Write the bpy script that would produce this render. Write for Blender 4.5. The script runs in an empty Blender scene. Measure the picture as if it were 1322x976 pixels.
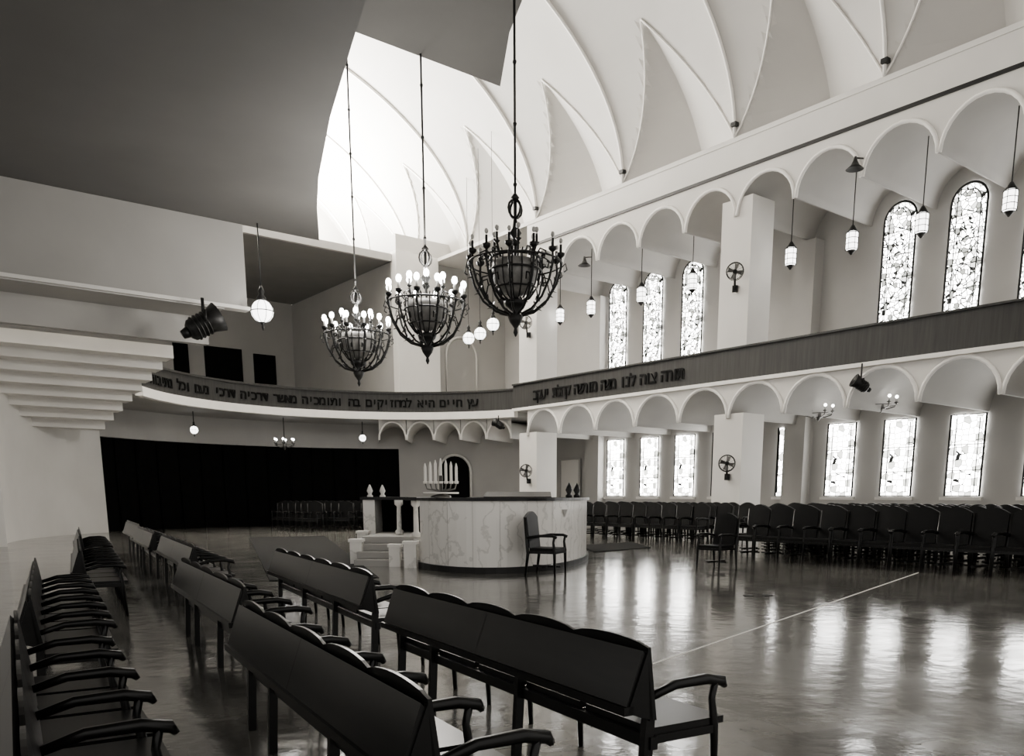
import bpy, math, random
from mathutils import Vector, Matrix
random.seed(4)
E=1.5
AL=math.radians(38.8); CA,SA=math.cos(AL),math.sin(AL)
def LD(l,d): return (l*CA+d*SA, -l*SA+d*CA)

# ---------------- materials ----------------
def mat(name,c,rough=0.7,var=0.1,scale=3.0,bump=0.0,metal=0.0,tint=(1.0,0.97,0.915),spec=0.5,stretch=None):
    m=bpy.data.materials.new(name); m.use_nodes=True
    nt=m.node_tree; b=nt.nodes['Principled BSDF']
    tc=nt.nodes.new('ShaderNodeTexCoord'); mp=nt.nodes.new('ShaderNodeMapping')
    if stretch: mp.inputs['Scale'].default_value=stretch
    n=nt.nodes.new('ShaderNodeTexNoise'); n.inputs['Scale'].default_value=scale; n.inputs['Detail'].default_value=5
    r=nt.nodes.new('ShaderNodeValToRGB')
    lo=c*(1-var); hi=c*(1+var)
    r.color_ramp.elements[0].position=0.3; r.color_ramp.elements[1].position=0.7
    r.color_ramp.elements[0].color=(lo*tint[0],lo*tint[1],lo*tint[2],1)
    r.color_ramp.elements[1].color=(hi*tint[0],hi*tint[1],hi*tint[2],1)
    nt.links.new(tc.outputs['Object'],mp.inputs[0]); nt.links.new(mp.outputs[0],n.inputs['Vector'])
    nt.links.new(n.outputs['Fac'],r.inputs[0]); nt.links.new(r.outputs[0],b.inputs['Base Color'])
    b.inputs['Roughness'].default_value=rough; b.inputs['Metallic'].default_value=metal
    b.inputs['Specular IOR Level'].default_value=spec
    if bump:
        bp=nt.nodes.new('ShaderNodeBump'); bp.inputs['Strength'].default_value=bump
        nt.links.new(n.outputs['Fac'],bp.inputs['Height']); nt.links.new(bp.outputs[0],b.inputs['Normal'])
    return m
def emis(name,s,c=(1,0.98,0.94)):
    m=bpy.data.materials.new(name); m.use_nodes=True
    b=m.node_tree.nodes['Principled BSDF']; b.inputs['Base Color'].default_value=(.8,.8,.78,1)
    b.inputs['Emission Color'].default_value=(*c,1); b.inputs['Emission Strength'].default_value=s
    return m
def glassmat(name,s,sc,rnd,th=.05,lo=.25):
    m=bpy.data.materials.new(name); m.use_nodes=True; nt=m.node_tree; b=nt.nodes['Principled BSDF']
    b.inputs['Base Color'].default_value=(.02,.02,.02,1); b.inputs['Roughness'].default_value=.3
    tc=nt.nodes.new('ShaderNodeTexCoord')
    v=nt.nodes.new('ShaderNodeTexVoronoi'); v.feature='DISTANCE_TO_EDGE'; v.inputs['Scale'].default_value=sc
    v.inputs['Randomness'].default_value=rnd
    st=nt.nodes.new('ShaderNodeMath'); st.operation='GREATER_THAN'; st.inputs[1].default_value=th
    v2=nt.nodes.new('ShaderNodeTexVoronoi'); v2.inputs['Scale'].default_value=sc; v2.inputs['Randomness'].default_value=rnd
    rp=nt.nodes.new('ShaderNodeValToRGB')
    rp.color_ramp.elements[0].color=(lo*.5,lo*.5,lo*.45,1); rp.color_ramp.elements[1].color=(1,.98,.94,1)
    rp.color_ramp.elements[0].position=.2; rp.color_ramp.elements[1].position=.5
    mu=nt.nodes.new('ShaderNodeMath'); mu.operation='MULTIPLY'; mu.inputs[1].default_value=s
    nt.links.new(tc.outputs['Object'],v.inputs['Vector']); nt.links.new(tc.outputs['Object'],v2.inputs['Vector'])
    nt.links.new(v.outputs['Distance'],st.inputs[0]); nt.links.new(st.outputs[0],mu.inputs[0])
    nt.links.new(v2.outputs['Color'],rp.inputs[0]); nt.links.new(rp.outputs[0],b.inputs['Emission Color'])
    nt.links.new(mu.outputs[0],b.inputs['Emission Strength'])
    return m
M={}
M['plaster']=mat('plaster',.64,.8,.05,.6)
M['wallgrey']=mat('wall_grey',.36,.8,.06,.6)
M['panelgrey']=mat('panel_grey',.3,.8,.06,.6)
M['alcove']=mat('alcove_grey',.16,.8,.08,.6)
M['vault']=mat('vault_plaster',.56,.75,.05,.4)
M['white']=mat('white_trim',.9,.6,.03,2)
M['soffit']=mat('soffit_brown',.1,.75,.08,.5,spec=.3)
M['parapet']=mat('parapet_wood',.034,.5,.25,2,stretch=(6,6,.4),spec=.2)
M['black']=mat('black_iron',.009,.45,.2,8,metal=.2,spec=.3)
M['letters']=mat('letter_bronze',.002,.7,.1,8,spec=.1)
M['wood']=mat('dark_wood',.003,.3,.35,5,stretch=(1,1,6),spec=.2)
M['woodtop']=mat('dark_wood_board',.004,.28,.4,4,stretch=(8,1,8),spec=.22)
M['leather']=mat('black_leather',.002,.5,.2,10,spec=.15)
M['dark']=mat('near_black',.002,.8,.3,2,spec=.05)
M['carpet']=mat('carpet_runner',.01,.95,.2,8,spec=.1)
M['globe']=emis('lamp_globe',7)
M['bulb']=emis('bulb_lit',22)
M['bulboff']=mat('bulb_unlit',.4,.3,.1,5)
M['winU']=glassmat('stained_glass_upper',22,6.5,.95,.075,.12)
M['winL']=glassmat('stained_glass_lower',24,5.0,.5,.045,.3)
M['brass']=mat('aged_brass',.12,.35,.2,8,metal=.8)
M['bowl']=mat('ribbed_bowl',.2,.4,.3,8)
M['whitemetal']=mat('candle_tube',.85,.4,.03,8)
def marble():
    m=mat('marble',.6,.25,.1,1.2); nt=m.node_tree; b=nt.nodes['Principled BSDF']
    tc=nt.nodes['Texture Coordinate']
    w=nt.nodes.new('ShaderNodeTexWave'); w.inputs['Scale'].default_value=.9; w.inputs['Distortion'].default_value=11; w.inputs['Detail'].default_value=7
    w.inputs['Detail Scale'].default_value=2.2
    r=nt.nodes.new('ShaderNodeValToRGB'); r.color_ramp.elements[0].color=(.68,.66,.62,1); r.color_ramp.elements[1].color=(.86,.835,.79,1)
    r.color_ramp.elements[0].position=0; r.color_ramp.elements[1].position=.09
    nt.links.new(tc.outputs['Object'],w.inputs['Vector']); nt.links.new(w.outputs['Fac'],r.inputs[0]); nt.links.new(r.outputs[0],b.inputs['Base Color'])
    return m
M['marble']=marble()
def floormat():
    m=bpy.data.materials.new('polished_terrazzo_floor'); m.use_nodes=True; nt=m.node_tree; b=nt.nodes['Principled BSDF']
    tc=nt.nodes.new('ShaderNodeTexCoord'); mp=nt.nodes.new('ShaderNodeMapping'); mp.inputs['Rotation'].default_value=(0,0,.27)
    br=nt.nodes.new('ShaderNodeTexBrick'); br.inputs['Scale'].default_value=1.0; br.inputs['Mortar Size'].default_value=.006
    br.inputs['Brick Width'].default_value=.9; br.inputs['Row Height'].default_value=.45
    br.inputs['Color1'].default_value=(.145,.139,.126,1); br.inputs['Color2'].default_value=(.195,.187,.17,1); br.inputs['Mortar'].default_value=(.12,.116,.106,1)
    n=nt.nodes.new('ShaderNodeTexNoise'); n.inputs['Scale'].default_value=1.3; n.inputs['Detail'].default_value=6
    mx=nt.nodes.new('ShaderNodeMixRGB'); mx.blend_type='MULTIPLY'; mx.inputs[0].default_value=.6
    r=nt.nodes.new('ShaderNodeMapRange'); r.inputs['To Min'].default_value=.05; r.inputs['To Max'].default_value=.2
    nt.links.new(tc.outputs['Object'],mp.inputs[0]); nt.links.new(mp.outputs[0],br.inputs['Vector']); nt.links.new(mp.outputs[0],n.inputs['Vector'])
    nt.links.new(br.outputs['Color'],mx.inputs[1]); nt.links.new(n.outputs['Fac'],mx.inputs[2]); nt.links.new(mx.outputs[0],b.inputs['Base Color'])
    nt.links.new(n.outputs['Fac'],r.inputs['Value']); nt.links.new(r.outputs[0],b.inputs['Roughness'])
    n2=nt.nodes.new('ShaderNodeTexNoise'); n2.inputs['Scale'].default_value=4; n2.inputs['Detail'].default_value=3
    nt.links.new(mp.outputs[0],n2.inputs['Vector'])
    bp=nt.nodes.new('ShaderNodeBump'); bp.inputs['Strength'].default_value=.2; bp.inputs['Distance'].default_value=.02
    nt.links.new(n2.outputs['Fac'],bp.inputs['Height']); nt.links.new(bp.outputs[0],b.inputs['Normal'])
    b.inputs['Specular IOR Level'].default_value=.9
    return m
M['floor']=floormat()

# ---------------- mesh builder ----------------
class B:
    def __init__(s): s.v=[];s.f=[];s.m=[];s.mats=[];s.sm=[]
    def mi(s,m):
        if m not in s.mats: s.mats.append(m)
        return s.mats.index(m)
    def add(s,vs,fs,m,smooth=False):
        o=len(s.v); s.v+= [tuple(v) for v in vs]; k=s.mi(m)
        for f in fs: s.f.append([i+o for i in f]); s.m.append(k); s.sm.append(smooth)
    def box(s,x0,x1,y0,y1,z0,z1,m):
        vs=[(x0,y0,z0),(x1,y0,z0),(x1,y1,z0),(x0,y1,z0),(x0,y0,z1),(x1,y0,z1),(x1,y1,z1),(x0,y1,z1)]
        s.add(vs,[(0,3,2,1),(4,5,6,7),(0,1,5,4),(1,2,6,5),(2,3,7,6),(3,0,4,7)],m)
    def hexa(s,p,m): s.add(p,[(0,3,2,1),(4,5,6,7),(0,1,5,4),(1,2,6,5),(2,3,7,6),(3,0,4,7)],m)
    def tube(s,pts,r,m,n=6,closed=False):
        pts=[Vector(p) for p in pts]; N=len(pts)
        rs=r if isinstance(r,(list,tuple)) else [r]*N
        vs=[];fs=[]; up=None
        for i,p in enumerate(pts):
            if closed: t=pts[(i+1)%N]-pts[i-1]
            else: t=pts[min(i+1,N-1)]-pts[max(i-1,0)]
            if t.length<1e-9: t=Vector((0,0,1))
            t.normalize()
            if up is None:
                up=Vector((0,0,1)) if abs(t.z)<.9 else Vector((1,0,0))
            a=t.cross(up)
            if a.length<1e-4: a=t.cross(Vector((0,1,0.1)))
            a.normalize(); b=a.cross(t); b.normalize(); up=b
            for k in range(n):
                an=2*math.pi*k/n; vs.append(p+a*math.cos(an)*rs[i]+b*math.sin(an)*rs[i])
        R=N if closed else N-1
        for i in range(R):
            j=(i+1)%N
            for k in range(n): fs.append((i*n+k,i*n+(k+1)%n,j*n+(k+1)%n,j*n+k))
        if not closed: fs.append(tuple(range(n))[::-1]); fs.append(tuple(range((N-1)*n,N*n)))
        s.add(vs,fs,m,True)
    def lathe(s,prof,m,c=(0,0,0),n=16,ax=None):
        vs=[];fs=[]
        for (r,z) in prof:
            for k in range(n):
                a=2*math.pi*k/n; v=Vector((r*math.cos(a),r*math.sin(a),z))
                if ax is not None: v=ax@v
                vs.append(v+Vector(c))
        for i in range(len(prof)-1):
            for k in range(n): fs.append((i*n+k,i*n+(k+1)%n,(i+1)*n+(k+1)%n,(i+1)*n+k))
        fs.append(tuple(range(n))[::-1]); fs.append(tuple(range((len(prof)-1)*n,len(prof)*n)))
        s.add(vs,fs,m,True)
    def sphere(s,c,r,m,n=12,sz=1):
        pr=[(max(r*math.sin(math.pi*i/8),.001),-r*sz*math.cos(math.pi*i/8)) for i in range(9)]
        s.lathe(pr,m,c,n)
    def obj(s,name,loc=(0,0,0),rz=0,sc=1):
        me=bpy.data.meshes.new(name); me.from_pydata(s.v,[],s.f); 
        for m in s.mats: me.materials.append(M[m])
        me.polygons.foreach_set('material_index',s.m); me.polygons.foreach_set('use_smooth',s.sm); me.update()
        o=bpy.data.objects.new(name,me); bpy.context.collection.objects.link(o); o.location=loc; o.rotation_euler=(0,0,rz); o.scale=(sc,)*3; return o
def inst(o,name,loc,rz=0,sc=1):
    q=bpy.data.objects.new(name,o.data); bpy.context.collection.objects.link(q); q.location=loc; q.rotation_euler=(0,0,rz); q.scale=(sc,)*3; return q

# ---------------- room shell ----------------
XF=24.0; XW=28.5; S=2.25; Y0=19.1
b=B(); b.box(-14,30,-8,52,-.2,0,'floor'); b.obj('floor')
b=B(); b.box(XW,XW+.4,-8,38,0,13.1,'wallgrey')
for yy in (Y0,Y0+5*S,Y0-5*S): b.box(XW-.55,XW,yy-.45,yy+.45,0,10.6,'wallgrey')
b.obj('wall_right')
def arcade(b,zs,ztop,bays,r,x0,x1,matv):
    n=14
    for (ya,yb) in bays:
        c=(ya+yb)/2; R=r
        ang=[math.pi*i/n for i in range(n+1)]
        pts=[(c+R*math.cos(a),zs+R*math.sin(a)) for a in ang]
        pts=[(yb,zs)]+pts+[(ya,zs)]
        vs=[];fs=[]
        for (y,z) in pts: vs+=[(x0,y,z),(x0,y,ztop)]
        for i in range(len(pts)-1): fs.append((2*i,2*i+1,2*i+3,2*i+2))
        b.add(vs,fs,matv)
        vs=[];fs=[]
        for (y,z) in pts: vs+=[(x0,y,z),(x1,y,z)]
        for i in range(len(pts)-1): fs.append((2*i,2*i+2,2*i+3,2*i+1))
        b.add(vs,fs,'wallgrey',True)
        b.tube([(x0-.02,y,z) for (y,z) in pts[1:-1]],.06,'white',6)
bays=[(Y0+S*k,Y0+S*(k+1)) for k in range(-11,5)]
b=B()
arcade(b,10.65,13.0,bays,1.09,XF,XW-.01,'plaster')
arcade(b,4.15,5.3,bays,1.09,XF,XW-.01,'plaster')
for yy in (Y0-5*S,Y0,Y0+5*S): b.box(XF+.02,XF+1.2,yy-.62,yy+.62,0,4.3,'plaster'); b.box(XF+.02,XF+1.2,yy-.62,yy+.62,5.4,11.2,'plaster')
b.box(XF-.05,XF+.1,-8,31.3,12.03,12.13,'black'); b.box(XF-.03,29,-8,38,12.95,13.1,'plaster')
b.box(XF+.02,XW-.02,-8,31.3,5.3,5.4,'plaster')
b.obj('wall_gallery_arcade')
b=B(); b.box(XF-.12,XF-.01,-8,31.25,5.4,6.4,'parapet'); b.box(XF-.2,XF+.1,-8,31.25,6.4,6.46,'parapet'); b.box(XF-.16,XF-.02,-8,31.3,5.28,5.4,'white')
b.obj('gallery_parapet_side')

# end gallery arc
CX,CY,R0=15.8,28.6,8.64
def arcp(deg,r): a=math.radians(deg); return (CX+r*math.cos(a),CY+r*math.sin(a))
def arcwall(b,d0,d1,r0,r1,z0,z1,m,N=60):
    vs=[];fs=[]
    for i in range(N+1):
        d=d0+(d1-d0)*i/N
        x,y=arcp(d,r0); X,Y=arcp(d,r1); vs+=[(x,y,z0),(X,Y,z0),(X,Y,z1),(x,y,z1)]
    for i in range(N):
        o=4*i
        for k in range(4): fs.append((o+k,o+(k+1)%4,o+4+(k+1)%4,o+4+k))
    fs+= [(0,3,2,1),(4*N,4*N+1,4*N+2,4*N+3)]
    b.add(vs,fs,m)
b=B()
arcwall(b,18,148,R0,R0+.2,5.38,6.25,'parapet'); arcwall(b,18,148,R0-.06,R0+.26,6.23,6.31,'parapet')
arcwall(b,18,148,R0-.08,R0+.2,5.05,5.38,'white')
b.obj('gallery_parapet_end')
b=B()
poly=[arcp(18+130*i/40,R0+.22) for i in range(41)]+[(-12,33.2),(-12,50),(XW,50),(XW,31.3)]
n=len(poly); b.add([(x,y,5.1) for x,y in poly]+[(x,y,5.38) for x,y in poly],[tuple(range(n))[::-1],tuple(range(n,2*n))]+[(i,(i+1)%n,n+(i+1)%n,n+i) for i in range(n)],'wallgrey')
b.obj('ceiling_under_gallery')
b=B()
RW=12.5
arcwall(b,25,58,RW,RW+.3,0,5.1,'wallgrey',20); arcwall(b,58,128,RW,RW+.3,3.9,5.1,'wallgrey',30); arcwall(b,128,175,RW,RW+.3,0,5.1,'plaster',20)
b.box(-12,3.4,29.4,29.8,0,5.1,'plaster'); b.box(27,XW,33.8,34.1,0,5.1,'wallgrey')
for k in range(5):
    a0=22+k*8.2; a1=a0+8.2; pts=[]
    for i in range(13):
        t=math.pi*i/12; d=(a0+a1)/2+ -4.0*math.cos(t); z=4.15+.85*math.sin(t); pts.append((d,z))
    vs=[];fs=[]
    for d,z in pts:
        x,y=arcp(d,9.3); X,Y=arcp(d,RW); vs+=[(x,y,z),(x,y,5.1),(X,Y,z)]
    for i in range(12): fs+=[(3*i,3*i+3,3*i+4,3*i+1),(3*i,3*i+2,3*i+5,3*i+3)]
    b.add(vs,fs,'plaster',True)
    b.tube([(*arcp(d,9.27),z) for d,z in pts],.05,'white')
b.obj('wall_back_lower')
b=B()
arcwall(b,57.5,128.5,RW+.35,RW+.5,0,4.2,'dark',40)  # near-black sheet and battens stand in for the opening's unlit depth
for d in range(58,129,5):
    x,y=arcp(d,RW+.3); b.tube([(x,y,0),(x,y,4)],.05,'dark',4)
b.obj('dark_opening_sheet')
def arch_panel(b,c,u,n,w,z0,z1,m,fr='white',t=.06,out=.05):
    r=w/2; zs=z1-r; prof=[(-r,z0),(r,z0)]+[(r*math.cos(math.pi*i/12),zs+r*math.sin(math.pi*i/12)) for i in range(13)]
    P=[(c[0]+u[0]*a+n[0]*out,c[1]+u[1]*a+n[1]*out,z) for a,z in prof]
    b.add(P,[tuple(range(len(P)))],m)
    if fr: b.tube([(x+n[0]*.03,y+n[1]*.03,z) for x,y,z in P],t,fr,4,closed=True)
b=B()
x,y=arcp(44.5,RW); a=math.radians(44.5)
arch_panel(b,(x,y),(math.sin(a),-math.cos(a)),(-math.cos(a),-math.sin(a)),1.7,0.02,3.6,'dark','plaster',.08,.12)
b.obj('door_1')
b=B(); b.box(XW-.1,XW-.04,31.7,33.2,0,3.3,'plaster'); b.tube([(XW-.12,31.7,0),(XW-.12,31.7,3.3),(XW-.12,33.2,3.3),(XW-.12,33.2,0)],.08,'wallgrey',4); b.obj('door_2')

b=B()
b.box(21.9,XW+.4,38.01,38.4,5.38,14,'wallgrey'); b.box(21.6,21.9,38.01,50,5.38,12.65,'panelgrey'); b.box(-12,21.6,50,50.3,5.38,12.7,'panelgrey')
b.box(21.6,24.0,37.5,38.0,5.38,13.1,'plaster'); b.box(-3,29,46,46.3,13,21,'vault')
b.obj('wall_back_upper')
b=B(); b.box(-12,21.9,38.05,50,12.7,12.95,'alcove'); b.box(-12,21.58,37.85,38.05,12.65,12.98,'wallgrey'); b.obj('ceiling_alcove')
b=B(); arch_panel(b,(25.6,38),(1,0),(0,-1),1.9,5.4,9.6,'panelgrey','plaster',.06,.04); b.obj('niche_arched')
b=B()
for x0,x1,z0,z1 in ((14.6,15.4,8.0,9.9),(16.3,18.4,8.0,9.8),(19.1,20.4,8.0,9.65)): b.box(x0,x1,49.85,49.98,z0,z1,'dark')
b.obj('window_projection')

b=B()
edge=[(12.5,26.5),(11.2,23.8),(10.2,21.5),(8.9,18.05),(7.8,14.7),(6,9),(4,3),(3,-3)]
poly=[(-12,26.5)]+edge+[(-12,-3)]; n=len(poly)
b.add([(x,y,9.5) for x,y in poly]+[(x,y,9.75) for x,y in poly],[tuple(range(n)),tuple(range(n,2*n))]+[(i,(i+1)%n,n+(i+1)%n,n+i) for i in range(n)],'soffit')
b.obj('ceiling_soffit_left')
b=B(); poly=[(5,18.4),(13.7,18.4),(12.4,16.3),(10.4,12),(5,12)]; n=len(poly)
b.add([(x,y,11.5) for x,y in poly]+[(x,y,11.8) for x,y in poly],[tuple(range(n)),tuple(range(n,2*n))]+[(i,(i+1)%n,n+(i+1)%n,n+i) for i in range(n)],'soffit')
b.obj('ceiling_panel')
b=B(); b.box(-12,10,26.4,26.7,7.1,9.48,'panelgrey'); b.box(-12,10.05,26.3,26.7,7.04,7.14,'plaster')
b.box(-12,9.3,28,28.3,6.2,7.15,'wallgrey'); b.box(-12,9.3,26.4,28.3,7.0,7.1,'wallgrey')
b.obj('bulkhead_left')
b=B()
for k in range(8):
    t=k/7; x=8.75-1.1*t; y=30+5.4*t; z=6.16-2.0*t
    b.box(-12,x,y-.1,y+.8,z-.2,z+.2,'plaster')
b.obj('stepped_gallery_soffit')

# vault
def vaultp(phi,Y,off=0):
    s=min(phi,math.pi-phi)/(math.pi/2)
    f=((Y-19.3)/5.2)%1.0; v=abs(f*2-1)
    d=.35*(1-v*v)*(1-s)+1.25*max(0,(1-v)-2.7*s)
    a=12.5; h=6.9
    return (11.5+(a+d-off)*math.cos(phi),Y,13.1+(h+d-off)*math.sin(phi))
b=B()
nph=80; Ystart=19.3-5.2*5
yvals=[Ystart+5.2*i/20 for i in range(0,int((46.3-Ystart)/5.2*20)+1)]
vs=[];fs=[]
for Y in yvals:
    for j in range(nph+1): vs.append(vaultp(math.pi*j/nph,Y))
for i in range(len(yvals)-1):
    for j in range(nph):
        o=i*(nph+1)+j; fs.append((o,o+1,o+nph+2,o+nph+1))
b.add(vs,fs,'vault')
for k in range(-4,6):
    Y=19.3+5.2*k
    if Y<46: b.tube([vaultp(math.pi*j/48,Y,.03) for j in range(49)],.06,'white',6)
    for sgn in (1,-1):
        pts=[]
        for j in range(14):
            s=j/13*.37; v=1-2.7*s; YY=Y+sgn*2.6*(1-v)
            if YY<46: pts.append(vaultp(s*math.pi/2,YY,.02))
        if len(pts)>3: b.tube(pts,.035,'white',5)
for k in range(-3,3):
    Y=19.3+5.2*k+2.6
    x,y,z=vaultp(.06,Y,.1); b.box(x-.12,x+.05,y-.42,y+.42,z-.05,z+.06,'black')
    x,y,z=vaultp(.05,19.3+5.2*k,.1); b.box(x-.08,x+.1,y-.15,y+.05,z-.05,z+.07,'black')
b.obj('ceiling_vault')

# windows
def window(i,Y,z0,z1,w,arched,m):
    b=B(); x=XW-.06; r=w/2
    if arched:
        zs=z1-r; prof=[(-r,z0),(r,z0)]+[(r*math.cos(math.pi*k/14),zs+r*math.sin(math.pi*k/14)) for k in range(15)]
    else: prof=[(-r,z0),(r,z0),(r,z1),(-r,z1)]
    P=[(0,-a,z-z0) for a,z in prof]
    b.add(P,[tuple(range(len(P)))],m)
    b.tube([(-.03,p[1],p[2]) for p in P],.04,'black',4,closed=True)
    hh=z1-z0; kk=5 if arched else 3
    for k in range(1,kk): b.tube([(-.03,-r,hh*k/kk*.95),(-.03,r,hh*k/kk*.95)],.015,'black',4)
    q=r*.66
    if arched:
        pr=[(-q,.15),(q,.15)]+[(q*math.cos(math.pi*k/10),hh-r+q*math.sin(math.pi*k/10)) for k in range(11)]
        for zz in (hh*.3,hh*.6): b.tube([(-.03,.24*math.cos(k*.524),zz+.3*math.sin(k*.524)) for k in range(12)],.018,'black',4,closed=True)
    else: pr=[(-q,.12),(q,.12),(q,hh-.12),(-q,hh-.12)]
    b.tube([(-.03,a,z) for a,z in pr],.02,'black',4,closed=True)
    b.box(-.14,0,-r-.12,r+.12,-.14,-.04,'plaster')
    b.obj('window_%d'%i,(x,Y,z0))
wi=1
for Y in (29.2,27.0,24.75,22.5,15.75,13.5,11.2,9.0): window(wi,Y,7.3,11.15,1.12,True,'winU'); wi+=1
for Y in (29.2,27.0,24.9,22.8,19.95,17.4,15.2,12.9,10.5): window(wi,Y,1.5,4.1,1.12 if Y!=19.95 else .35,False,'winL'); wi+=1

# inscriptions
def emp(name,loc=(0,0,0)):
    e=bpy.data.objects.new(name,None); bpy.context.collection.objects.link(e); e.location=loc; return e
def textobj(name,s,size,ex=.015):
    c=bpy.data.curves.new(name,'FONT'); c.body=s; c.size=size; c.extrude=ex; c.offset=.015; c.align_x='CENTER'; c.materials.append(M['letters'])
    o=bpy.data.objects.new(name,c); bpy.context.collection.objects.link(o); return o
ins=emp('balcony_inscription_side',(XF-.16,25.6,5.65))
heb='תורה צוה לנו משה מורשה קהלת יעקב'[::-1]
n=len(heb); 
for i,ch in enumerate(heb):
    if ch==' ': continue
    o=textobj('letter_%d'%i,ch,.62); 
    Y=29.6-(29.6-21.2)*i/(n-1)
    o.matrix_world=Matrix(((0,0,-1,XF-.15),(-1,0,0,Y),(0,1,0,5.66),(0,0,0,1)))
    o.parent=ins; o.matrix_parent_inverse=Matrix.Translation(ins.location).inverted()
ins=emp('balcony_inscription_end',(CX,CY,5.65))
heb='עץ חיים היא למחזיקים בה ותומכיה מאשר דרכיה דרכי נעם וכל נתיבותיה'[::-1]; n=len(heb)
for i,ch in enumerate(heb):
    if ch==' ': continue
    o=textobj('letter_%d'%i,ch,.52)
    d=144-(144-32)*i/(n-1); x,y=arcp(d,R0-.03); a=math.radians(d); nx,ny=-math.cos(a),-math.sin(a)
    o.matrix_world=Matrix(((-ny,0,nx,x),(nx,0,ny,y),(0,1,0,5.62),(0,0,0,1)))
    o.parent=ins; o.matrix_parent_inverse=Matrix.Translation(ins.location).inverted()

# ---------------- chandeliers ----------------
def chandelier(x,y,z,top,lit,bulbs=12):
    b=B(); bm='bulb' if lit else 'bulboff'
    b.tube([(0,0,-1.0),(0,0,1.2)],.035,'black',8)
    b.lathe([(.01,-1.38),(.05,-1.3),(.03,-1.22),(.12,-1.1),(.16,-1.0),(.06,-.9),(.2,-.78),(.24,-.7),(.05,-.62)],'black')
    b.lathe([(.03,.35),(.1,.42),(.05,.5),(.13,.6),(.06,.7),(.04,.85)],'black')
    b.tube([(.17*math.cos(t*math.pi/6),0,1.05+.17*math.sin(t*math.pi/6)) for t in range(12)],.025,'black',5,True)
    b.tube([(0,.17*math.cos(t*math.pi/6),1.05+.17*math.sin(t*math.pi/6)) for t in range(12)],.025,'black',5,True)
    b.lathe([(.03,1.2),(.09,1.26),(.03,1.34)],'black')
    b.tube([(0,0,1.3),(0,0,top-z)],.026,'black',5)
    k=1.5
    while k<top-z: b.sphere((0,0,k),.045,'black',6); k+=1.1
    for k in range(16):
        a=2*math.pi*k/16; ca,sa=math.cos(a),math.sin(a)
        b.tube([(r*ca,r*sa,zz) for r,zz in ((.12,-.72),(.3,-.62),(.46,-.4),(.52,-.12),(.5,.12),(.56,.2))],.016,'black',4)
    for r,zz,t in ((.5,.12,.03),(.53,-.12,.022),(.42,-.45,.02),(.95,.02,.018)):
        b.tube([(r*math.cos(2*math.pi*i/32),r*math.sin(2*math.pi*i/32),zz) for i in range(32)],t,'black',5,True)
    b.lathe([(.02,-.62),(.26,-.54),(.42,-.34),(.48,-.1),(.46,.06),(.02,.04)],'bowl',n=24)
    for k in range(bulbs):
        a=2*math.pi*(k+.5)/bulbs; ca,sa=math.cos(a),math.sin(a)
        P=lambda L:[(r*ca,r*sa,zz) for r,zz in L]
        b.tube(P([(.15,-.95),(.4,-.88),(.66,-.68),(.84,-.38),(.93,-.08),(.92,.15)]),.026,'black',5)
        b.tube(P([(.5,.1),(.62,.22),(.76,.15),(.72,.02),(.64,.06)]),.018,'black',4)
        b.tube(P([(.78,-.5),(.72,-.3),(.58,-.25),(.55,-.38)]),.018,'black',4)
        for rr,zz in ((.5,-.8),(.76,-.52),(.9,-.2)):
            t=Vector((-sa,ca,0))*.07; c0=Vector((rr*ca,rr*sa,zz)); o2=Vector((ca,sa,0))*.1
            b.add([c0-t,c0+o2+Vector((0,0,-.03)),c0+t,c0-o2*.4+Vector((0,0,.07))],[(0,1,2,3)],'black')
        b.tube(P([(.93,-.08),(1.02,0.0),(1.05,-.12),(.99,-.16)]),.014,'black',4)
        b.lathe([(.02,.1),(.08,.15),(.085,.2),(.03,.21)],'black',(.92*ca,.92*sa,0),8)
        b.lathe([(.03,.2),(.03,.36)],'whitemetal' if lit else 'black',(.92*ca,.92*sa,0),6)
        b.sphere((.92*ca,.92*sa,.43),.07 if lit else .04,bm,8,1.3)
    for k in range(6):
        a=2*math.pi*k/6; ca,sa=math.cos(a),math.sin(a)
        b.tube([(r*ca,r*sa,zz) for r,zz in ((.03,.1),(.2,.02),(.38,.12),(.46,.35))],.022,'black',5)
        b.lathe([(.02,.33),(.07,.38),(.03,.4),(.028,.55)],'black',(.46*ca,.46*sa,0),6)
        b.sphere((.46*ca,.46*sa,.62),.07 if lit else .045,bm,8,1.3)
    b.obj('chandelier',(x,y,z))
chandelier(11.0,14.3,6.1,11.5,False)
chandelier(11.35,18.3,6.05,11.5,True)
chandelier(11.8,22.8,6.0,19.9,True)
def small_chandelier(x,y,z,top):
    b=B(); b.tube([(0,0,-.15),(0,0,top-z)],.02,'black'); b.lathe([(.01,-.25),(.08,-.15),(.1,0),(.03,.1)],'brass')
    for k in range(6):
        a=math.pi*k/3; ca,sa=math.cos(a),math.sin(a)
        b.tube([(0,0,-.05),(.2*ca,.2*sa,-.12),(.42*ca,.42*sa,-.05),(.45*ca,.45*sa,.05)],.02,'brass',5)
        b.lathe([(.05,.05),(.07,.08),(.025,.1),(.025,.2)],'brass',(.45*ca,.45*sa,0),6); b.sphere((.45*ca,.45*sa,.25),.05,'bulb',6)
    b.tube([(.45*math.cos(i*.524),.45*math.sin(i*.524),.0) for i in range(12)],.012,'brass',4,True)
    b.obj('small_chandelier',(x,y,z))
small_chandelier(16,38.6,3.85,5.08); small_chandelier(26,16.85,4.25,5.2); small_chandelier(26,14.6,4.35,5.2)
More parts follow.
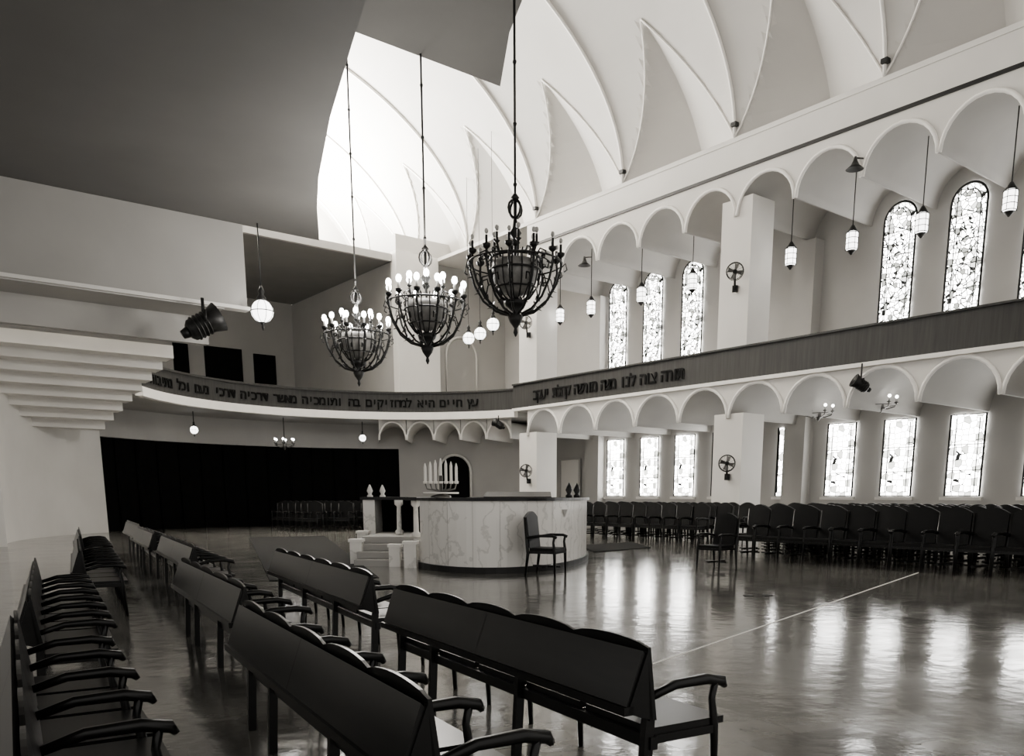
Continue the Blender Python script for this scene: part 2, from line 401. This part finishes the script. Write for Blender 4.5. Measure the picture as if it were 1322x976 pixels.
def globe_lantern(x,y,z,r,top,cr=.02):
    b=B(); b.sphere((0,0,0),r,'globe',16)
    b.tube([(r*1.02*math.cos(i*.3927),r*1.02*math.sin(i*.3927),0) for i in range(16)],r*.05,'black',5,True)
    for k in range(4):
        a=k*math.pi/4; b.tube([(r*1.02*math.cos(t*.3927)*math.cos(a),r*1.02*math.cos(t*.3927)*math.sin(a),r*1.02*math.sin(t*.3927)) for t in range(16)],r*.03,'black',4,True)
    b.lathe([(r*.4,r*.9),(r*.45,r*1.1),(r*.2,r*1.5),(r*.3,r*1.7),(r*.08,r*2.2)],'black')
    b.lathe([(r*.02,-r*1.7),(r*.12,-r*1.4),(r*.1,-r*1.2),(r*.3,-r*.95)],'black')
    b.tube([(0,0,r*2),(0,0,top-z)],cr,'black')
    b.obj('globe_lantern',(x,y,z))
globe_lantern(10.3,26.0,7.0,.33,9.48)
for X,Y,Z in ((23.3,33.9,8.75),(22.9,32.4,8.7),(22.6,31.0,8.85)):
    ph=math.acos((X-11.5)/12.7); globe_lantern(X,Y,Z,.27,vaultp(ph,Y)[2],.01)
for X,Y,Z in ((11.8,38.2,4.3),(19.9,38.3,4.3)): globe_lantern(X,Y,Z,.17,5.08)
def lantern(x,y,z,top):
    b=B(); b.lathe([(.13,-.27),(.17,-.22),(.17,.22),(.13,.27)],'globe')
    for zz in (-.24,-.08,.08,.24): b.tube([(.175*math.cos(i*.524),.175*math.sin(i*.524),zz) for i in range(12)],.012,'black',4,True)
    for k in range(6):
        a=k*math.pi/3; b.tube([(.18*math.cos(a),.18*math.sin(a),-.27),(.18*math.cos(a),.18*math.sin(a),.27)],.01,'black',4)
    b.lathe([(.17,.27),(.1,.36),(.04,.46)],'black'); b.lathe([(.02,-.4),(.09,-.32),(.14,-.27)],'black')
    b.tube([(0,0,.4),(0,0,top-z)],.018,'black'); b.obj('hanging_lantern',(x,y,z))
for Y in (10.8,13.2,15.4,17.6,21.8,24.4,27.3,29.3): lantern(25,Y,9.25,11.55)
def fan(x,y,z,rz,s=.62):
    b=B(); R=Matrix.Rotation(math.radians(90),3,'Y')
    b.tube([(.7,0,-.75),(.25,0,-.6),(.1,0,0)],.06,'black'); b.box(.62,.78,-.15,.15,-.9,-.55,'black')
    b.lathe([(.08,-.1),(.13,0),(.13,.2),(.08,.3)],'black',(0,0,0),10,R)
    for xx,r in ((-.12,.42),(-.05,.46),(.05,.44)):
        b.tube([(xx,r*math.cos(i*.2992),r*math.sin(i*.2992)) for i in range(21)],.018,'black',4,True)
    for i in range(16):
        a=i*math.pi/8; b.tube([(-.15,.08*math.cos(a),.08*math.sin(a)),(-.12,.42*math.cos(a),.42*math.sin(a)),(.05,.44*math.cos(a),.44*math.sin(a))],.008,'black',3)
    for k in range(4):
        a=k*math.pi/2+.3; c,s_=math.cos(a),math.sin(a)
        b.add([(-.03,.05*c-.05*s_,.05*s_+.05*c),(-.08,.38*c-.12*s_,.38*s_+.12*c),(0,.38*c+.14*s_,.38*s_-.14*c),(.0,.05*c+.05*s_,.05*s_-.05*c)],[(0,1,2,3)],'brass')
    b.obj('wall_fan',(x,y,z),rz,s)
for Y,Z in ((19.0,8.8),(30.2,8.9),(19.0,2.6),(30.2,2.6)): fan(23.6,Y-.25,Z,math.radians(35))
def horn(x,y,z):
    b=B(); b.lathe([(.04,.25),(.08,.1),(.16,-.05),(.32,-.18),(.3,-.18),(.02,-.05)],'black'); b.tube([(0,0,.2),(.5,0,.3)],.03,'black'); b.obj('horn_loudspeaker',(x,y,z),0,.8)
horn(23.6,14.6,10.9); horn(23.6,26.2,10.6)
def flood(x,y,z,top,s=1,rz=0):
    b=B(); R=Matrix.Rotation(math.radians(60),3,'Y')
    b.tube([(0,0,.25*s),(0,0,top)],.05*s,'black'); b.tube([(0,-.4*s,0),(0,-.4*s,.3*s),(0,.4*s,.3*s),(0,.4*s,0)],.04*s,'black')
    b.lathe([(.2*s,-.5*s),(.3*s,-.4*s),(.32*s,.2*s),(.42*s,.5*s),(.38*s,.5*s),(.3*s,.3*s)],'black',(0,0,0),14,R)
    b.lathe([(.12*s,-.7*s),(.16*s,-.5*s)],'black',(0,0,0),10,R)
    for k in range(4): b.lathe([(.34*s,-.3*s+k*.12*s),(.34*s,-.26*s+k*.12*s)],'black',(0,0,0),14,R)
    b.obj('floodlight',(x,y,z),rz)
flood(8.5,25.9,6.4,.72,1,math.radians(-10)); flood(23.7,14.0,4.75,.6,.5,2.5); flood(23.3,31.6,4.7,.4,.5,2)

# ---------------- furniture ----------------
def bench(x0,y0,x1,y1,sp=.64,name='synagogue_bench'):
    L=math.hypot(x1-x0,y1-y0); ang=math.atan2(y1-y0,x1-x0)-math.pi/2
    b=B(); n=max(2,round(L/sp)); st=L/n
    K=n*8; vs=[];fs=[]
    for i in range(K+1):
        y=L*i/K; u=(i%8)/8; zt=.84+.03*math.sin(math.pi*u)**.7 if i%8 else .838
        vs+=[(-.02,y,.5),(.02,y,.5),(-.025,y,zt),(-.04,y,zt)]
    for i in range(K):
        o=4*i
        for k in range(4): fs.append((o+k,o+(k+1)%4,o+4+(k+1)%4,o+4+k))
    fs+=[(0,3,2,1),(4*K,4*K+1,4*K+2,4*K+3)]
    b.add(vs,fs,'wood')
    b.hexa([(-.13,0.01,.56),(-.04,0.01,.8),(-.04,L-.01,.8),(-.13,L-.01,.56),(-.15,0.01,.57),(-.06,0.01,.825),(-.06,L-.01,.825),(-.15,L-.01,.57)],'woodtop')
    b.box(-.165,-.11,0,L,.54,.58,'wood')
    b.add([(-.151,L*.5-.006,.57),(-.0615,L*.5-.006,.825),(-.0615,L*.5+.006,.825),(-.151,L*.5+.006,.57)],[(0,1,2,3)],'black')
    for i in range(n):
        b.box(.02,.46,i*st+.03,(i+1)*st-.03,.42,.455,'wood')
    b.box(-.01,.03,0,L,.36,.42,'wood')
    for i in range(n+1):
        y=min(max(i*st,.03),L-.03)
        b.tube([(0,y,.6),(.15,y,.645),(.34,y,.65),(.44,y,.63),(.46,y,.6)],[.02,.024,.028,.028,.015],'wood',6)
        b.tube([(.4,y,.64),(.38,y,.55),(.4,y,.42),(.42,y,0)],[.02,.018,.024,.018],'wood',5)
        b.box(.0,.4,y-.012,y+.012,.38,.42,'wood')
        if i%2==0 or i==n: b.hexa([(-.06,y-.02,0),(-.01,y-.02,0),(-.01,y+.02,0),(-.06,y+.02,0),(-.03,y-.02,.52),(.02,y-.02,.52),(.02,y+.02,.52),(-.03,y+.02,.52)],'wood')
    for y in (0,L-.03): b.add([(-.145,y,.55),(0,y,.5),(-.04,y,.82),(-.145,y+.03,.55),(0,y+.03,.5),(-.04,y+.03,.82)],[(0,1,2),(3,5,4),(0,2,5,3),(0,3,4,1),(1,4,5,2)],'wood')
    b.obj(name,(x0,y0,0),ang)
bench(2.7,2.5,3.1,5.45)
bench(3.4,6.4,4.08,10.2)
bench(1.44,2.3,1.88,5.25)
bench(2.2,6.1,2.68,9.3)
bench(3.45,11.4,4.1,15.3)
bench(4.2,16.2,4.75,19.6)
bench(5.0,20.5,5.6,24.2)
bench(.27,2.2,.68,5.6,.55)
bench(.85,6.3,1.45,10.2,.58)
bench(2.1,11.4,2.8,15.3)
bench(3.0,16.2,3.6,19.6)
b=B()
b.box(-.27,.27,-.28,.28,.4,.44,'wood'); b.box(-.25,.26,-.26,.26,.44,.5,'leather')
K=12; vs=[];fs=[]
for i in range(K+1):
    y=-.27+.54*i/K; zt=1.05+.1*math.sin(math.pi*i/K)
    vs+=[(-.24,y,.5),(-.28,y,.5),(-.36,y,zt),(-.3,y,zt)]
for i in range(K):
    o=4*i
    for k in range(4): fs.append((o+k,o+(k+1)%4,o+4+(k+1)%4,o+4+k))
fs+=[(0,3,2,1),(4*K,4*K+1,4*K+2,4*K+3)]
b.add(vs,fs,'leather')
for sy in (-.29,.29):
    b.tube([(-.3,sy,.68),(-.05,sy,.72),(.2,sy,.72),(.28,sy,.69)],.028,'wood'); b.tube([(.24,sy,.71),(.22,sy,.6),(.24,sy,.45),(.25,sy,0)],[.024,.022,.03,.02],'wood')
    b.tube([(-.33,sy,1.05),(-.28,sy,.5),(-.27,sy,.4),(-.32,sy,0)],[.025,.03,.03,.02],'wood')
b.box(-.28,.26,-.02,.02,.14,.18,'wood'); b.tube([(.0,-.27,.16),(0,.27,.16)],.018,'wood')
ch=b.obj('armchair',(10.25,12.35,0),math.radians(-60),1.05)
inst(ch,'armchair',(13.8,11.15,0),math.pi)
def seatrow(x,ya,yb,st,rz,jit=.03):
    y=ya
    while y<=yb:
        inst(ch,'armchair',(x+random.uniform(-jit,jit),y,0),rz+random.uniform(-.05,.05),1.12); y+=st
for X in (16.6,17.7,18.8,19.9,21.0,22.1,23.1): seatrow(X,6.4+(X-16.6)*.12,13.0+(X-16.6)*.45,.67,math.pi)
for X in (20.6,21.8,23.0): seatrow(X,17.6,25.6,.67,math.pi)
for X in (14.8,16.2,17.6,19.0): seatrow(X,33.2,37,.67,-2.4)

# ---------------- bimah ----------------
def el(psi,k=0):
    p=math.radians(psi); return LD(-.9+(2.2+k)*math.cos(p),21.3+(5+k)*math.sin(p))
def elwall(b,p0,p1,k0,k1,z0,z1,m,N=48):
    vs=[];fs=[]
    for i in range(N+1):
        p=p0+(p1-p0)*i/N; x,y=el(p,k0); X,Y=el(p,k1); vs+=[(x,y,z0),(X,Y,z0),(X,Y,z1),(x,y,z1)]
    for i in range(N):
        o=4*i
        for k in range(4): fs.append((o+k,o+(k+1)%4,o+4+(k+1)%4,o+4+k))
    fs+=[(0,3,2,1),(4*N,4*N+1,4*N+2,4*N+3)]; b.add(vs,fs,m,False)
b=B()
elwall(b,-133,120,-.15,0,.1,1.4,'marble'); elwall(b,-134,121,-.15,.05,0,.12,'black'); elwall(b,-134,121,-.3,.06,1.4,1.46,'wood')
pl=[el(p,-.1) for p in range(-180,180,6)]; n=len(pl)
b.add([(x,y,.55) for x,y in pl]+[(x,y,0) for x,y in pl],[tuple(range(n))]+[(i,n+i,n+(i+1)%n,(i+1)%n) for i in range(n)],'marble')
def lbox(b,l0,l1,d0,d1,z0,z1,m):
    P=[LD(l0,d0),LD(l1,d0),LD(l1,d1),LD(l0,d1)]; b.hexa([(x,y,z0) for x,y in P]+[(x,y,z1) for x,y in P],m)
for p in (-125,-112,-98,-84,-70,-55,-40):
    x,y=el(p,.004); X,Y=el(p+.14,.004); b.add([(x,y,.12),(X,Y,.12),(X,Y,1.4),(x,y,1.4)],[(0,1,2,3)],'wallgrey')
for k in range(4): lbox(b,-3.9+.0,-2.5,18.0+.32*k,21.5,.15*k,.15*(k+1)-.01,'wallgrey')
def lpost(b,l,d,h,w,z0=0):
    lbox(b,l-w,l+w,d-w,d+w,z0,z0+h,'marble'); lbox(b,l-w*1.2,l+w*1.2,d-w*1.2,d+w*1.2,z0+h,z0+h+.06,'white')
lpost(b,-2.62,17.7,.5,.13); lpost(b,-3.0,18.0,.42,.12); lpost(b,-3.95,18.6,.5,.13); lpost(b,-4.2,20.6,.6,.13)
lbox(b,-4.35,-4.05,21.4,22.4,0,1.4,'marble'); lbox(b,-4.4,-2.4,21.3,22.4,1.4,1.47,'wood'); lbox(b,-2.75,-2.5,17.9,22,1.4,1.47,'wood')
for l,d in ((-2.62,18.6),(-3.2,19.9),(-2.62,20.6)):
    x,y=LD(l,d); b.lathe([(.1,.6),(.1,.68),(.06,.72),(.05,1.25),(.1,1.3),(.1,1.4)],'marble',(x,y,0),10)
lbox(b,-4.05,-2.4,22.4,22.5,0,1.4,'dark'); lbox(b,-2.7,-2.6,19.2,22.4,.6,1.4,'dark')
for l,d in ((-4.2,21.6),(-3.95,22.0),(.75,18.4),(.95,19.0)):
    x,y=LD(l,d); b.lathe([(.07,1.46),(.08,1.5),(.04,1.54),(.08,1.62),(.05,1.7),(.01,1.78)],'whitemetal' if l<0 else 'wood',(x,y,0),8)
x0,y0=el(-48,.02); x1,y1=el(-44,.02); b.add([(x0,y0,1.22),(x1,y1,1.22),((x0+x1)/2,(y0+y1)/2,1.05)],[(0,1,2)],'wallgrey')
b.obj('bimah')
b=B()
lbox(b,-1.1,.3,20,20.9,.56,1.4,'wood'); P=[LD(-1.2,19.9),LD(.4,19.9),LD(.4,21),LD(-1.2,21)]
b.hexa([(x,y,1.4) for x,y in P]+[(*P[0],1.48),(*P[1],1.48),(*P[2],1.6),(*P[3],1.6)],'leather'); 
b.obj('reading_desk')
b=B(); x,y=LD(-2.35,21.3)
b.lathe([(.3,.0),(.3,.1),(.12,.2),(.1,.8),(.2,.9)],'marble',(0,0,0),12); b.lathe([(.25,.9),(.25,.95),(.05,1.0),(.05,1.45)],'brass',(0,0,0),10)
for k in range(-3,4):
    o=k*.13; ox,oy=o*CA,-o*SA
    b.tube([(0,0,1.05),(ox*.9,oy*.9,1.12),(ox,oy,1.25)],.02,'brass',5); b.lathe([(.05,1.25),(.06,1.3),(.035,1.32),(.035,1.65+.12*(3-abs(k))/3),(.01,1.75+.12*(3-abs(k))/3)],'whitemetal',(ox,oy,0),8)
b.lathe([(.45,1.0),(.45,1.04)],'whitemetal',(0,0,0),14)
b.obj('menorah',(x,y,.55))
b=B(); P=[LD(1.6,22.5),LD(3.4,24.5),LD(3.2,27.5),LD(1.4,25.5)]; b.hexa([(x,y,.0) for x,y in P]+[(x,y,.02) for x,y in P],'carpet'); b.obj('rug')
b=B(); P=[(5.6,14.5),(7.4,13.8),(13.6,29.5),(11.0,30.2)]; b.hexa([(x,y,.0) for x,y in P]+[(x,y,.018) for x,y in P],'carpet'); b.obj('carpet_runner')
b=B()
def strip(p,q,w,m='white'):
    d=Vector(q)-Vector(p); n=Vector((-d.y,d.x)).normalized()*w
    P=[(p[0]-n.x,p[1]-n.y),(q[0]-n.x,q[1]-n.y),(q[0]+n.x,q[1]+n.y),(p[0]+n.x,p[1]+n.y)]
    b.hexa([(x,y,0.0) for x,y in P]+[(x,y,.004) for x,y in P],m)
strip((5.0,4.96),(16.5,8.15),.009)
b.obj('floor_inlay')
b=B(); lbox(b,0,.14,0,.1,0,.01,'black'); lbox(b,.3,.44,.02,.12,0,.01,'black'); b.obj('floor_socket',(*LD(3.2,12.6),0))

# ---------------- lights ----------------
w=bpy.data.worlds.new('World'); bpy.context.scene.world=w; w.use_nodes=True
w.node_tree.nodes['Background'].inputs[0].default_value=(1,.965,.91,1); w.node_tree.nodes['Background'].inputs[1].default_value=1.3
def area(name,loc,rot,sx,sy,p):
    l=bpy.data.lights.new(name,'AREA'); l.shape='RECTANGLE'; l.size=sx; l.size_y=sy; l.energy=p; l.color=(1,.97,.92)
    o=bpy.data.objects.new(name,l); bpy.context.collection.objects.link(o); o.location=loc; o.rotation_euler=rot; return o
area('vault_fill_light',(13,42,13.3),(math.radians(190),0,0),14,5,45000)  # added unseen area light above the alcove ceiling, brightens the back vault
def pt(name,loc,p,r=.4):
    l=bpy.data.lights.new(name,'POINT'); l.energy=p; l.shadow_soft_size=r; l.color=(1,.96,.9)
    o=bpy.data.objects.new(name,l); bpy.context.collection.objects.link(o); o.location=loc
pt('chandelier_lamp',(11.35,18.3,6.95),900); pt('chandelier_lamp',(11.8,22.8,6.9),900)

# camera
c=bpy.data.cameras.new('camera'); o=bpy.data.objects.new('camera',c); bpy.context.collection.objects.link(o)
o.location=(0,0,E); o.rotation_euler=(math.radians(90-10.71),0,-AL)
c.sensor_fit='HORIZONTAL'; c.sensor_width=36; c.lens=36*1073/1322; c.shift_x=(661-690)/1322; c.shift_y=(843-488)/1322
c.clip_start=.05; c.clip_end=300
bpy.context.scene.camera=o
